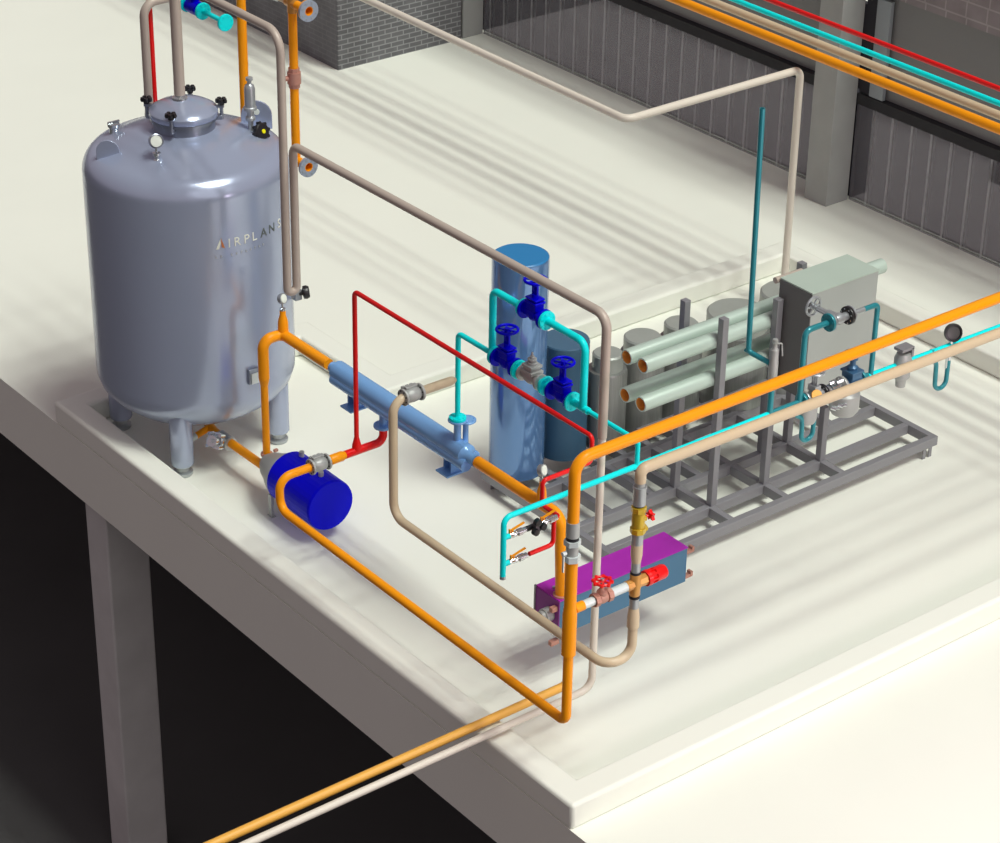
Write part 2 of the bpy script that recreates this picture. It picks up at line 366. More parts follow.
# lettering on the shell, bent around the cylinder
def bent_text(txt, ang, z, size, m, depth=.004, name='lettering'):
    cu = bpy.data.curves.new(name, 'FONT'); cu.body = txt; cu.size = size; cu.align_x = 'CENTER'; cu.extrude = .002
    tmp = bpy.data.objects.new(name, cu); C.objects.link(tmp); bpy.context.view_layer.update()
    me = bpy.data.meshes.new_from_object(tmp.evaluated_get(bpy.context.evaluated_depsgraph_get()))
    bpy.data.objects.remove(tmp)
    for v in me.vertices:
        q = math.radians(ang) + v.co.x/TR; r = TR + .003 + v.co.z
        v.co = Vector((r*math.cos(q), r*math.sin(q), z + v.co.y))
    me.materials.clear(); me.materials.append(m)
    o = bpy.data.objects.new(name, me); C.objects.link(o); o.parent = t; return o
for ch, an in (('I', -99), ('R', -94.2), ('P', -88.3), ('L', -83), ('S', -61.5)): bent_text(ch, an, 2.92,   .15, M_letter)
for ch, an in (('A', -76), ('N', -69)): bent_text(ch, an, 2.92,   .15, M_letter_dk)
def mark(ang, z, pts, m):
    vs = []
    for r in (TR+.001, TR+.005):
        for (x, y) in pts: q = math.radians(ang) + x/TR; vs.append((TX + r*math.cos(q), TY + r*math.sin(q), z+y))
    n = len(pts); return obj('logo_mark', MB().add(vs, [tuple(range(n)), tuple(range(n, 2*n))[::-1]] + [(i, (i+1) % n, (i+1) % n+n, i+n) for i in range(n)]), m, t)
mark(-104, 2.92, [(-.055, 0), (-.02, 0), (.0, .07), (.0, .12)], M_letter)
mark(-104, 2.92, [(.012, .02), (.05, 0), (.006, .13)], mat('orange_logo', (.6, .2, .05)))
for k in range(11):
    b = MB()
    q = math.radians(-107 + k*3.0); d = Vector((math.cos(q), math.sin(q), 0)); p = Vector((TX, TY, 2.83)) + d*(TR+.003)
    if k != 2:
        b.box(p, (.007, .003, .03), Matrix.Rotation(q+PI/2, 3, 'Z'))
        b.box(p + Vector((0, 0, .012*(k % 3-1))) + d.cross(Vector((0, 0, 1)))*-.009, (.018, .003, .005), Matrix.Rotation(q+PI/2, 3, 'Z'))
        obj('small_lettering', b, mat('dim_lettering', (.45, .47, .47), .5), t)

# pipes that meet the tank top or pass behind it
p = pipe('thick grey-beige pipe rising straight from the tank manhole lid', [(TX-.02, TY+.03, 4.30), (TX-.02, TY+.03, 7.2)], .062, M_drab)
p = pipe('grey-beige pipe rising from the tank top left of the manhole and bending right', [(1.24, 9.22, 3.66), (1.24, 9.22, 5.14), (2.9, 9.22, 5.14)], .05, M_drab, .16)
obj('flange', MB().lathe([(.08, 3.66), (.075, 3.78), (.055, 3.80), (.055, 3.84), (0, 3.84)], (1.24, 9.22, 0)), M_zinc, p)
pipe('red pipe standing upright behind the tank manhole', [(1.38, 9.33, 3.60), (1.38, 9.33, 6.4)], .032, M_red)
pipe('orange pipe standing upright behind the right shoulder of the tank', [(2.48, 9.16, 0), (2.48, 9.16, 6.3)], .055, M_orange)
# cyan pipe with blue valve at top edge
cx = 2.15
cp = pipe('cyan flanged pipe hanging by the top edge above the tank', [(cx, 9.46, 4.80), (cx, 8.98, 4.80)], .03, M_cyan)
flange(cp, (cx, 9.46, 4.80), (0, 1, 0), .10, .035, M_cyan); flange(cp, (cx, 8.98, 4.80), (0, 1, 0), .10, .035, M_cyan)
cv = thing('gate_valve', 'blue valve between cyan flanges at the top edge above the tank', 'valve', (cx, 9.62, 4.80))
obj('body', MB().cyl((cx, 9.52, 4.8), (cx, 9.74, 4.8), .085), M_bluev, cv); obj('bonnet', MB().cyl((cx, 9.62, 4.8), (cx, 9.62, 5.02), .05), M_bluev, cv)
cp = pipe('grey pipe ending in a cyan flange at the top edge', [(cx, 9.80, 4.80), (cx, 11.2, 4.80)], .045, M_drab)
flange(cp, (cx, 9.79, 4.80), (0, 1, 0), .10, .04, M_cyan)

# orange upright with pink valve and two open flanges, right of the tank
vx, vy = 2.90, 8.74
op = thing('pipe', 'orange upright pipe with two open grey flanges right of the tank', 'pipe', (vx, vy, 2.9))
obj('riser', MB().tube([(vx, vy, 2.95), (vx, vy, 4.86)], .052), M_orange, op)
obj('stub', MB().tube([(vx, vy, 4.95), (vx, vy-.345, 4.95)], .054, 0, 20, .047), M_orange, op)
obj('stub', MB().tube([(vx, vy+.10, 3.02), (vx, vy-.265, 3.02)], .054, 0, 20, .047), M_orange, op)
flange(op, (vx, vy-.33, 4.95), (0, -1, 0), .125, .035, mat('blue_grey_flange', (.36, .42, .52), .4, .3), .055, 8, M_zinc)
flange(op, (vx, vy-.30, 4.95), (0, -1, 0), .12, .02, M_orange, .055, 0)
flange(op, (vx, vy-.25, 3.02), (0, -1, 0), .125, .035, MATS['blue_grey_flange'], .055, 8, M_zinc)
obj('tee', MB().cyl((vx, vy, 4.84), (vx, vy, 5.06), .06).cyl((vx, vy-.10, 4.95), (vx, vy+.10, 4.95), .055), M_brass, op)
obj('cross_pipe', MB().tube([(vx, vy+.10, 4.95), (vx, vy+.95, 4.95)], .045), M_beige, op)
obj('coupling', MB().cyl((vx, vy+.30, 4.95), (vx, vy+.40, 4.95), .065, seg=8).cyl((vx, vy, 5.06), (vx, vy, 5.12), .07), M_chrome, op)
gv = thing('gate_valve', 'pink bronze valve with red handwheel on orange upright right of the tank', 'valve', (vx, vy, 4.05))
obj('body', MB().cyl((vx, vy, 3.93), (vx, vy, 4.17), .068, seg=8).cyl((vx, vy, 3.98), (vx, vy, 4.12), .08).cyl((vx, vy, 4.05), (vx-.15, vy+.03, 4.05), .03), M_pink, gv)
obj('handwheel', MB().torus((vx-.16, vy+.03, 4.05), (1, 0, 0), .07, .013).box((vx-.16, vy+.03, 4.05), (.015, .012, .14)).box((vx-.16, vy+.03, 4.05), (.015, .14, .012)), M_red, gv)

# U shaped drab pipe + long run + floor pipe = one line
wx, wy = 1.258, 1.227
top = 4.45
wp = thing('pipe', 'long beige pipe with a narrow U-bend beside the tank, running to the floor', 'pipe', (wx, wy, .37))
obj('overhead_run', MB().tube([(1.09, 8.6, 5.70), (1.09, 6.22, 5.70), (1.09, 6.22, 2.78), (1.21, 6.22, 2.78), (1.21, 6.22, top), (wx, wy, top), (wx, wy, 3.2)], .045, [.22, .06, .06, .10, .14]), M_drab, wp)
obj('downpipe', MB().tube([(wx, wy, 3.22), (wx, wy, .39), (-3.4, wy, .39)], .038, .14), M_ivory, wp)
pipe('pale orange pipe crossing the curb low at the bottom of the picture', [(1.13, 1.44, .52), (1.13, 1.44, .36), (-3.9, 1.44, .36)], .045, mat('pale_orange_paint', (.80, .42, .07), .4), .12)

# ------------------------------------------------------------------ pump under the tank
ps = thing('pump', 'big deep blue cylindrical motor pump on the floor by the tank', 'pump', (1.12, 6.0, 0))
obj('motor', MB().lathe([(0, 0), (.29, 0), (.30, .01), (.30, .80), (.29, .83), (0, .83)], (1.12, 6.35, .45), (0, -1, 0), 36), M_bluev, ps, sharp=8)
obj('volute', MB().lathe([(0, 0), (.10, 0), (.16, .10), (.20, .22), (.24, .30), (.26, .36), (.26, .46), (0, .46)], (1.12, 6.80, .42), (0, -1, 0)).cyl((1.16, 6.78, .36), (1.16, 6.85, .46), .072), M_castgrey, ps)
obj('leg', MB().box((.88, 6.36, .14), (.035, .06, .28)).box((.88, 6.36, .005), (.06, .09, .01)), M_castgrey, ps)
obj('leg', MB().box((1.36, 6.36, .14), (.035, .06, .28)).box((1.36, 6.36, .005), (.06, .09, .01)), M_castgrey, ps)
obj('terminal_nozzle', MB().cyl((1.2, 6.2, .72), (1.2, 6.2, .80), .03).cyl((1.12, 5.7, .72), (1.12, 5.7, .80), .03), M_castgrey, ps)
sp = thing('pipe', 'orange suction pipe from under the tank to the blue pump', 'pipe', (1.12, 7.6, .30))
obj('run', MB().tube([(1.24, 8.46, .46), (1.24, 8.46, .29), (1.14, 7.95, .29), (1.13, 6.86, .32)], .052, .06), M_orange, sp)
obj('branch', MB().cyl((1.17, 8.08, .29), (.92, 8.02, .27), .04), M_orange, sp)
obj('branch_nipple', MB().cyl((.92, 8.02, .27), (.76, 7.99, .26), .042), M_nip, sp)
bv = thing('butterfly_valve', 'chrome clamp valve on the orange suction pipe below the tank', 'valve', (1.12, 7.70, .29))
obj('body', MB().cyl((1.13, 7.80, .29), (1.13, 7.58, .29), .085), M_zinc, bv)
b = MB().cyl((1.10, 7.69, .31), (.92, 7.60, .40), .055)
ad = Vector((-.80, -.40, .40)).normalized(); _, au, av = basis(ad); ac = Vector((.96, 7.62, .38))
b.disc(ac, ad, .10, .03).disc(ac + ad*.07, ad, .07, .09).cyl(ac + ad*.10, ac + ad*.16, .025)
obj('actuator', b, M_chrome, bv)
for k in range(4):
    q = PI/4 + PI/2*k; p_ = ac + (au*math.cos(q) + av*math.sin(q))*.10
    obj('bolt', MB().cyl(p_ - ad*.03, p_ + ad*.07, .024, seg=8), M_chrome, bv)

# ------------------------------------------------------------------ pump riser, heat exchanger, and on to the box
HXX, HXZ = 1.42, 1.93
rp_ = thing('pipe', 'orange pipe rising from the pump and turning to the light blue exchanger', 'pipe', (1.16, 6.86, .5))
obj('riser', MB().tube([(1.16, 6.86, .46), (1.16, 6.86, 1.40)], .043), M_orange, rp_)
obj('reducer', MB().lathe([(.043, 0), (.062, .10)], (1.16, 6.86, 1.36)), M_orange, rp_)
obj('upper_bend', MB().tube([(1.16, 6.86, 1.45), (1.16, 6.86, HXZ), (HXX, 6.86, HXZ), (HXX, 5.95, HXZ)], .062, [.12, .08]), M_orange, rp_)
obj('clamp', MB().disc((1.16, 6.86, .48), (0, 0, 1), .07, .03).box((1.27, 6.84, .50), (.05, .03, .03)), M_pink, rp_)
def gauge_cone(x, y, z, parent, s=1.0):
    obj('gauge_cone', MB().lathe([(.072*s, 0), (.068*s, .16*s), (.060*s, .20*s), (.042*s, .26*s), (.040*s, .34*s), (0, .34*s)], (x, y, z)), M_orange, parent)
    g = obj('pressure_gauge', MB().lathe([(.042*s, .335*s), (.042*s, .36*s), (.014*s, .37*s), (.014*s, .46*s), (0, .46*s)], (x, y, z)), M_chrome, parent)
    d = Vector((.35, -.85, .3)).normalized(); c0 = Vector((x, y, z+.50*s))
    obj('gauge_casing', MB().lathe([(0, -.03), (.055, -.03), (.06, -.02), (.06, .02), (0, .02)], c0, d), M_zinc, g)
    obj('dial', MB().disc(c0 + d*.023, d, .05, .006), M_face, g)
gauge_cone(HXX, 6.84, HXZ+.02, rp_, .85)
hx = thing('heat_exchanger', 'long light blue tubular heat exchanger between two orange pipes', 'heat exchanger', (HXX, 4.7, 1.60))
obj('shell', MB().lathe([(0, 0), (.062, 0), (.062, .06), (.09, .09), (.112, .10), (.112, 2.40), (.09, 2.42), (.065, 2.46), (.065, 2.56), (0, 2.56)], (HXX, 5.88, HXZ), (0, -1, 0), 36), M_sky, hx)
obj('side_tube', MB().cyl((HXX-.06, 5.76, HXZ-.07), (HXX-.06, 3.40, HXZ-.07), .07), M_sky, hx)
obj('side_tube', MB().cyl((HXX+.10, 5.70, HXZ-.03), (HXX+.10, 3.45, HXZ-.03), .045), M_sky, hx)
for y in (5.44, 3.72):
    b = MB().box((HXX, y, 1.78), (.012, .12, .26)).box((HXX, y+.06, 1.78), (.13, .012, .26)).box((HXX, y-.06, 1.78), (.13, .012, .26))
    s = obj('bracket', b, M_sky, hx); obj('base_plate', MB().box((HXX, y, 1.64), (.28, .20, .018)), M_sky, s)
NY = 4.94
obj('lower_nozzle', MB().cyl((HXX, NY, HXZ-.08), (HXX, NY, 1.63), .042), M_sky, hx)
flange(hx, (HXX, NY, 1.62), (0, 0, 1), .105, .03, M_sky)
NY2 = 3.637
obj('upper_nozzle', MB().cyl((HXX, NY2, HXZ+.08), (HXX, NY2, 2.27), .038), M_sky, hx)
flange(hx, (HXX, NY2, 2.265), (0, 0, 1), .10, .02, M_sky)
obj('upper_nozzle', MB().cyl((HXX+.09, NY2-.02, HXZ+.05), (HXX+.09, NY2-.02, 2.23), .03), M_sky, hx)
flange(hx, (HXX+.10, NY2-.02, 2.24), (0, 0, 1), .10, .02, M_sky)
hp = thing('pipe', 'thick orange pipe from the exchanger down into the purple-topped box', 'pipe', (HXX, 3.3, HXZ))
obj('run', MB().tube([(HXX, 3.30, HXZ), (HXX, 1.97, HXZ), (HXX+.05, 1.98, 1.00)], .062, .13), M_orange, hp)
gauge_cone(HXX, 2.27, HXZ+.03, hp, .70)

# ------------------------------------------------------------------ red line from the exchanger's lower nozzle, tee, reducer to the check valve
RZ = 1.428
rd = thing('pipe', 'red pipe under the light blue exchanger leading to the grey check valve', 'pipe', (HXX, NY, RZ))
obj('elbow_run', MB().tube([(HXX, NY, 1.61), (HXX, NY, RZ), (.92, NY, RZ)], .045, .10), M_red, rd)
obj('tee', MB().lathe([(.05, 0), (.05, .07), (.035, .13), (.028, .16)], (1.074, NY, RZ)), M_red, rd)
MX, MY = .09, .237
mz = 1.06
cvb = Vector((.59, NY, RZ))
def check_valve(label, c, ax, m_side=None):
    ck = thing('check_valve', label, 'valve', tuple(c), 'grey flanged check valves')
    a = Vector(ax)
    for k, s in enumerate((-.10, .10)):
        flange(ck, c + a*s, a, .088, .025, M_castgrey, 0, 8, M_black)
    obj('body', MB().lathe([(0, -.09), (.05, -.09), (.072, -.06), (.078, 0), (.072, .06), (.05, .09), (0, .09)], c, a), M_castgrey, ck)
    b = MB(); side = Vector((0, 1, 0))
    for k in range(3): b.box(c + Vector((0, .045, .05)) + a*(.05*(k-1)), (.035, .10, .045))
    b.box(c + Vector((0, .02, .085)), (.14, .05, .02))
    obj('top_ribs', b, M_castgrey, ck, bev=.004)
    return ck
check_valve('grey flanged check valve over the blue motor pump', cvb, (1, 0, 0))
mp = thing('pipe', 'main orange pipe looping from the pump check valve to the overhead right', 'pipe', (MX, MY, mz))
obj('reducer', MB().lathe([(.028, 0), (.055, .08), (.055, .22), (.05, .23)], (.96, NY, RZ), (-1, 0, 0)), M_orange, mp)
obj('reducer', MB().cyl((.74, NY, RZ), (.69, NY, RZ), .05), M_orange, mp)
obj('lower_loop', MB().tube([(.49, NY, RZ), (MX, NY, RZ), (MX, NY, mz), (MX, MY, mz), (MX, MY, 1.84)], .046, [.15, .15, .09]), M_orange, mp)
obj('sleeve', MB().lathe([(.046, 0), (.066, .01), (.066, .43), (.056, .52)], (MX, MY, 1.80)), M_orange, mp)
obj('upright', MB().cyl((MX, MY, 2.30), (MX, MY, 2.82), .056), M_orange, mp)
obj('overhead_run', MB().tube([(MX, MY, 3.15), (MX, MY, 3.81), (9.0, MY, 3.81)], .054, .15), M_orange, mp)
obj('sleeve', MB().lathe([(.05, 0), (.061, 0), (.061, .15), (.05, .15)], (MX, MY, 3.05)), M_castgrey, mp)
b = MB().cyl((MX, MY, 2.86), (MX, MY, 3.04), .056); obj('coupling_body', b, M_castgrey, mp)
obj('seal_ring', MB().cyl((MX, MY, 3.015), (MX, MY, 3.05), .058), M_rubber, mp)
obj('hex_nut', MB().cyl((MX, MY, 2.965), (MX, MY, 3.015), .078, seg=6), M_nip, mp)
obj('hex_nut', MB().cyl((MX, MY, 2.80), (MX, MY, 2.86), .078, seg=6), M_nip, mp)
k = obj('lever', MB().cyl((MX-.07, MY, 2.90), (MX-.11, MY, 2.90), .02).box((MX-.105, MY-.01, 2.80), (.012, .02, .16)), M_nip, mp)
# ------------------------------------------------------------------ mixing tee between orange and beige uprights
tz = 2.271; BX = .855
tp = obj('nipple', MB().cyl((MX+.05, MY, tz), (.24, MY, tz), .046), M_orange, mp)
tv = thing('gate_valve', 'pink bronze gate valve with red handwheel between orange and beige uprights', 'valve', (.45, MY, tz))
obj('nipple', MB().cyl((.22, MY, tz), (.36, MY, tz), .042), M_nip, tv)
obj('body', MB().lathe([(.05, -.10), (.066, -.10), (.066, -.05), (.05, -.045), (.055, 0), (.05, .045), (.066, .05), (.066, .10), (.05, .10)], (.46, MY, tz), (1, 0, 0), 8).lathe([(0, -.06), (.055, -.04), (.06, 0), (.055, .04), (0, .06)], (.46, MY, tz), (1, 0, 0)).lathe([(.05, 0), (.05, .06), (.035, .08), (.02, .10), (.02, .15), (0, .15)], (.46, MY, tz)), M_pink, tv)
hwz = tz + .17
hw = MB().torus((.46, MY, hwz), (0, 0, 1), .075, .014, 28)
for k in range(8):
    a = 2*PI*k/8; hw.lathe([(0, -.018), (.018, -.01), (.018, .01), (0, .018)], (.46+.085*math.cos(a), MY+.085*math.sin(a), hwz), seg=10)
for k in range(3):
    a = PI*k/3; hw.box((.46, MY, hwz), (.14, .016, .012), Matrix.Rotation(a, 3, 'Z'))
obj('handwheel', hw, M_red, tv); obj('stem', MB().cyl((.46, MY, hwz-.03), (.46, MY, hwz+.03), .014), M_chrome, tv)
obj('nipple', MB().cyl((.565, MY, tz), (.76, MY, tz), .045), M_nip, tv)
cv = thing('mixing_valve', 'brass cross-shaped mixing valve with red cap on the beige upright', 'valve', (BX, MY, tz-.12))
obj('body', MB().lathe([(.045, -.12), (.052, -.11), (.052, -.05), (.062, 0), (.052, .05), (.052, .11), (.045, .12)], (BX, MY, tz-.01)).lathe([(.05, -.11), (.05, -.04), (.055, .05), (.06, .12), (0, .12)], (BX, MY, tz), (1, 0, 0), 8), M_brass, cv)
rc = MB().lathe([(0, .12), (.075, .12), (.078, .16), (.055, .17), (.055, .22), (.07, .23), (.07, .33), (.062, .35), (0, .35)], (BX, MY, tz), (1, 0, 0), 24)
for k in range(8):
    a = 2*PI*k/8; rc.box((BX+.195, MY+.062*math.cos(a), tz+.062*math.sin(a)), (.07, .018, .018), Matrix.Rotation(-a, 3, 'X'))
obj('red_cap', rc, M_red, cv)
obj('seal_ring', MB().cyl((BX, MY, 2.37), (BX, MY, 2.395), .05), M_rubber, cv)
obj('seal_ring', MB().cyl((BX, MY, 2.115), (BX, MY, 2.14), .05), M_rubber, cv)
bp = thing('pipe', 'beige pipe with a round bend below and fittings, running overhead to the right', 'pipe', (BX, MY, 1.5))
obj('lower_loop', MB().tube([(1.25, 3.547, 2.80), (.55, 3.547, 2.80), (.55, 3.547, 1.485), (.55, MY, 1.485), (BX, MY, 1.485), (BX, MY, 1.82)], .046, [.15, .17, .16, .14]), M_beige, bp)
obj('end_cap', MB().lathe([(.046, 0), (.04, .04), (.02, .07), (0, .075)], (1.25, 3.547, 2.80), (1, 0, 0)), M_beige, bp)
obj('sleeve', MB().lathe([(.046, 0), (.058, .01), (.058, .12), (.046, .22)], (BX, MY, 1.79)), M_beige, bp)
obj('nipple', MB().cyl((BX, MY, 1.99), (BX, MY, 2.12), .044), M_zinc, bp)
obj('nipple', MB().cyl((BX, MY, 2.39), (BX, MY, 2.50), .043), M_zinc, bp)
obj('reducer', MB().lathe([(.042, 0), (.054, .08), (.054, .20), (.05, .20)], (BX, MY, 2.49)), M_beige, bp)
obj('nipple', MB().cyl((BX, MY, 2.67), (BX, MY, 2.81), .053), M_zinc, bp)
yv = thing('ball_valve', 'golden brass valve with red star knob on the beige upright', 'valve', (BX, MY, 2.80))
obj('body', MB().lathe([(.05, 0), (.072, .01), (.072, .06), (.056, .065), (.056, .22), (.068, .225), (.072, .28), (.05, .285)], (BX, MY, 2.80), seg=8).lathe([(.05, 0), (.06, .04), (.06, .16), (.05, .2)], (BX, MY, 2.84)).cyl((BX, MY, 2.93), (BX+.08, MY, 2.93), .03).cyl((BX+.03, MY, 2.90), (BX+.09, MY, 2.81), .03), M_gold, yv, sharp=25)
st = []
for k in range(10):
    a = 2*PI*k/10; r = .055 if k % 2 == 0 else .028; st.append((r*math.cos(a), r*math.sin(a)))
obj('star_knob', MB().prism(st, (BX+.13, MY-.02, 2.95), (0, 1, .1), (0, 0, 1), .04).cyl((BX+.07, MY, 2.94), (BX+.13, MY-.01, 2.95), .014), M_red, yv, bev=.006)
obj('seal_ring', MB().cyl((BX, MY, 3.085), (BX, MY, 3.11), .048), M_rubber, yv)
obj('sleeve', MB().lathe([(.05, 0), (.059, 0), (.059, .16), (.064, .17), (.064, .19), (.05, .19)], (BX, MY, 3.10)), M_zinc, bp)
obj('nipple', MB().cyl((BX, MY, 3.28), (BX, MY, 3.35), .046), M_castgrey, bp)
obj('overhead_run', MB().tube([(BX, MY, 3.33), (BX, MY, 3.46), (9.0, MY, 3.36)], .052, .14), M_beige, bp)
check_valve('grey flanged check valve on the beige pipe above the light blue exchanger', Vector((.78, 3.547, 2.80)), (1, 0, 0))

# ------------------------------------------------------------------ tall red pipe
RX = 1.074; rz1 = 3.304; SY = .912
rl = thing('pipe', 'thin red pipe rising beside the pump and running along to the small valves', 'pipe', (RX, NY, RZ))
obj('riser', MB().tube([(RX, NY, RZ+.13), (RX, NY, rz1), (RX, 1.62, rz1)], .026, .06), M_red, rl)
obj('reducer', MB().lathe([(.026, 0), (.020, .07)], (RX, 1.625, rz1), (0, -1, 0)), M_red, rl)
obj('thin_run', MB().tube([(RX, 1.57, rz1), (RX, 1.155, rz1), (RX, 1.155, 3.035), (.497, 1.155, 3.035), (.497, 1.155, 2.778), (.497, SY, 2.778), (.41, SY, 2.778)], .022, [.05, .05, .05, .05, .03]), M_red, rl)
obj('lower_branch', MB().tube([(.44, SY, 2.76), (.44, SY, 2.50), (.16, SY, 2.50)], .022, .05), M_red, rl)
# small ball valves
def small_valve(label, x, z, ang=25, flip=1):
    v = thing('ball_valve', label, 'valve', (x, SY, z), 'small chrome ball valves by the cyan pipe')
    obj('body', MB().lathe([(0, -.11), (.026, -.11), (.026, -.07), (.03, -.06), (.03, -.02), (.022, -.015), (.026, 0), (.034, .01), (.034, .06), (.028, .065), (.028, .10), (0, .10)], (x, SY, z), (1, 0, 0), 12), M_chrome, v)
    obj('lever', MB().cyl((x-.05, SY, z+.02), (x-.05, SY, z+.055), .01).box((x+.01, SY, z+.066), (.15, .022, .010), Matrix.Rotation(math.radians(-12), 3, 'Y')).box((x-.08, SY, z+.04), (.012, .02, .05)), M_orange, v)
    return v
small_valve('small chrome ball valve with orange lever, upper one next to the cyan pipe', .01, 2.778)
small_valve('small chrome ball valve with orange lever below the black knob valve', .03, 2.50)
small_valve('small chrome ball valve with orange lever between black knob and red pipe', .37, 2.778)
bk = thing('throttle_valve', 'small throttle valve with a black star knob between two ball valves', 'valve', (.20, SY, 2.74))
obj('body', MB().cyl((.10, SY, 2.778), (.27, SY, 2.778), .028, seg=10), M_black, bk)
k = MB().cyl((.20, SY-.02, 2.778), (.20, SY-.08, 2.80), .035, seg=12)
for q in range(3):
    a = PI/2 + 2*PI*q/3 + .3; k.lathe([(0, -.04), (.034, -.03), (.038, .01), (0, .04)], (.20+.05*math.cos(a), SY-.07, 2.81+.055*math.sin(a)), (0, 1, 0), 12)
obj('star_knob', k, M_black, bk)

# ------------------------------------------------------------------ cyan manifold
CZ = 3.251; CB = 3.94
m1 = thing('pipe', 'cyan pipe rising from the exchanger to the row of blue valves', 'pipe', (HXX, NY2, 2.29))
obj('riser', MB().tube([(HXX, NY2, 2.29), (HXX, NY2, CZ), (HXX, 3.03, CZ)], .028, .06), M_cyan, m1)
flange(m1, (HXX, NY2, 2.29), (0, 0, 1), .09, .03, M_cyan)
flange(m1, (HXX, 3.04, CZ), (0, 1, 0), .095, .035, M_cyan)
m2 = thing('pipe', 'cyan bypass pipe looping over the grey regulator between blue valves', 'pipe', (HXX, 3.07, CZ))
obj('left_leg', MB().tube([(HXX, 3.09, CZ), (HXX, 3.09, CB), (HXX, 2.66, CB)], .037, .08), M_cyan, m2)
obj('right_leg', MB().tube([(HXX, 2.30, CB), (HXX, 1.70, CB), (HXX, 1.70, CZ)], .037, .10), M_cyan, m2)
flange(m2, (HXX, 2.62, CB), (0, 1, 0), .09, .035, M_cyan); flange(m2, (HXX, 2.27, CB), (0, 1, 0), .095, .035, M_cyan)
m3 = thing('pipe', 'short cyan flanged pieces joining the grey regulator to the blue valves', 'pipe', (HXX, 2.4, CZ))
for y in (2.67, 2.25): flange(m3, (HXX, y, CZ), (0, 1, 0), .098, .035, M_cyan)
obj('spool', MB().cyl((HXX, 2.67, CZ), (HXX, 2.62, CZ), .05).cyl((HXX, 2.33, CZ), (HXX, 2.21, CZ), .045), M_cyan, m3)
m4 = thing('pipe', 'cyan pipe leaving the lowest blue valve and dropping to the long cyan run', 'pipe', (HXX, 1.8, CZ))
flange(m4, (HXX, 1.86, CZ), (0, 1, 0), .098, .035, M_cyan)
obj('run', MB().tube([(HXX, 1.88, CZ), (HXX, 1.62, CZ)], .036).tube([(HXX, 1.66, CZ), (HXX, SY, CZ), (HXX, SY, 2.987)], .024, .03), M_cyan, m4)
def gate_valve(label, y, z, m=None, wheel=True):
    m = m or M_bluev
    v = thing('gate_valve', label, 'valve', (HXX, y, z-.1), 'deep blue gate valves with handwheels')
    b = MB().cyl((HXX, y-.13, z), (HXX, y+.13, z), .052)
    b.lathe([(0, -.07), (.06, -.05), (.072, 0), (.06, .05), (0, .07)], (HXX, y, z), (0, 1, 0))
    obj('body', b, m, v)
    for s in (-.14, .14): obj('flange', MB().disc((HXX, y+s, z), (0, 1, 0), .098, .03), m, v)
    b = MB().box((HXX, y, z+.085), (.11, .15, .07)).box((HXX, y, z+.13), (.13, .17, .025)).box((HXX, y, z+.165), (.12, .16, .02))
    obj('bonnet', b, m, v, bev=.008)
    b = MB().cyl((HXX, y, z+.17), (HXX, y, z+.21), .035)
    for s in (-.03, .03): b.box((HXX, y+s, z+.26), (.022, .016, .11))
    b.cyl((HXX, y, z+.20), (HXX, y, z+.35), .010).cyl((HXX, y, z+.30), (HXX, y, z+.33), .038)
    obj('yoke', b, m, v)
    b = MB().torus((HXX, y, z+.355), (0, 0, 1), .105, .015, 32).cyl((HXX, y, z+.325), (HXX, y, z+.37), .028)
    for k in range(3): b.box((HXX, y, z+.35), (.20, .018, .012), Matrix.Rotation(PI*k/3, 3, 'Z'))
    obj('handwheel', b, m, v)
gate_valve('blue gate valve with handwheel at the left end of the lower cyan row', 2.86, CZ)
gate_valve('blue gate valve with handwheel at the right end of the lower cyan row', 2.01, CZ)
gate_valve('blue gate valve with handwheel on the upper cyan bypass', 2.45, CB)
rg = thing('regulator', 'grey stepped pressure regulator in the lower cyan row', 'valve', (HXX, 2.48, CZ-.1))
obj('body', MB().cyl((HXX, 2.61, CZ), (HXX, 2.34, CZ), .05).lathe([(0, -.08), (.06, -.06), (.07, 0), (.06, .06), (0, .08)], (HXX, 2.47, CZ), (0, 1, 0)), M_castgrey, rg)
obj('flange', MB().disc((HXX, 2.60, CZ), (0, 1, 0), .085, .03), M_castgrey, rg); obj('flange', MB().disc((HXX, 2.34, CZ), (0, 1, 0), .085, .03), M_castgrey, rg)
b = MB().box((HXX, 2.47, CZ+.07), (.15, .17, .035)).box((HXX, 2.47, CZ+.10), (.11, .12, .03)).box((HXX, 2.47, CZ+.13), (.14, .15, .03)).cyl((HXX, 2.47, CZ+.145), (HXX, 2.47, CZ+.17), .05)
b.cyl((HXX, 2.47, CZ+.17), (HXX, 2.47, CZ+.19), .032).cyl((HXX, 2.47, CZ+.19), (HXX, 2.47, CZ+.205), .045).cyl((HXX, 2.47, CZ+.205), (HXX, 2.47, CZ+.23), .024).cyl((HXX, 2.47, CZ+.23), (HXX, 2.47, CZ+.27), .010)
obj('spring_housing', b, M_castgrey, rg, bev=.004)

# long cyan run with its drop on the left
cl = thing('pipe', 'long cyan pipe under the orange overhead pipe, with a drop on the left', 'pipe', (-.13, SY, 2.36))
LZ = 2.987
obj('run', MB().tube([(-.14, SY, 2.38), (-.14, SY, LZ), (3.12, SY, LZ)], .027, .08), M_cyan, cl)
for z in (2.778, 2.50): obj('branch', MB().cyl((-.14, SY, z), (-.075, SY, z), .026), M_cyan, cl)
obj('end_cap', MB().cyl((-.14, SY, 2.35), (-.14, SY, 2.38), .028), M_zinc, cl)
obj('run', MB().tube([(4.40, SY, LZ-.01), (9.0, SY, LZ-.075)], .027), M_cyan, cl)

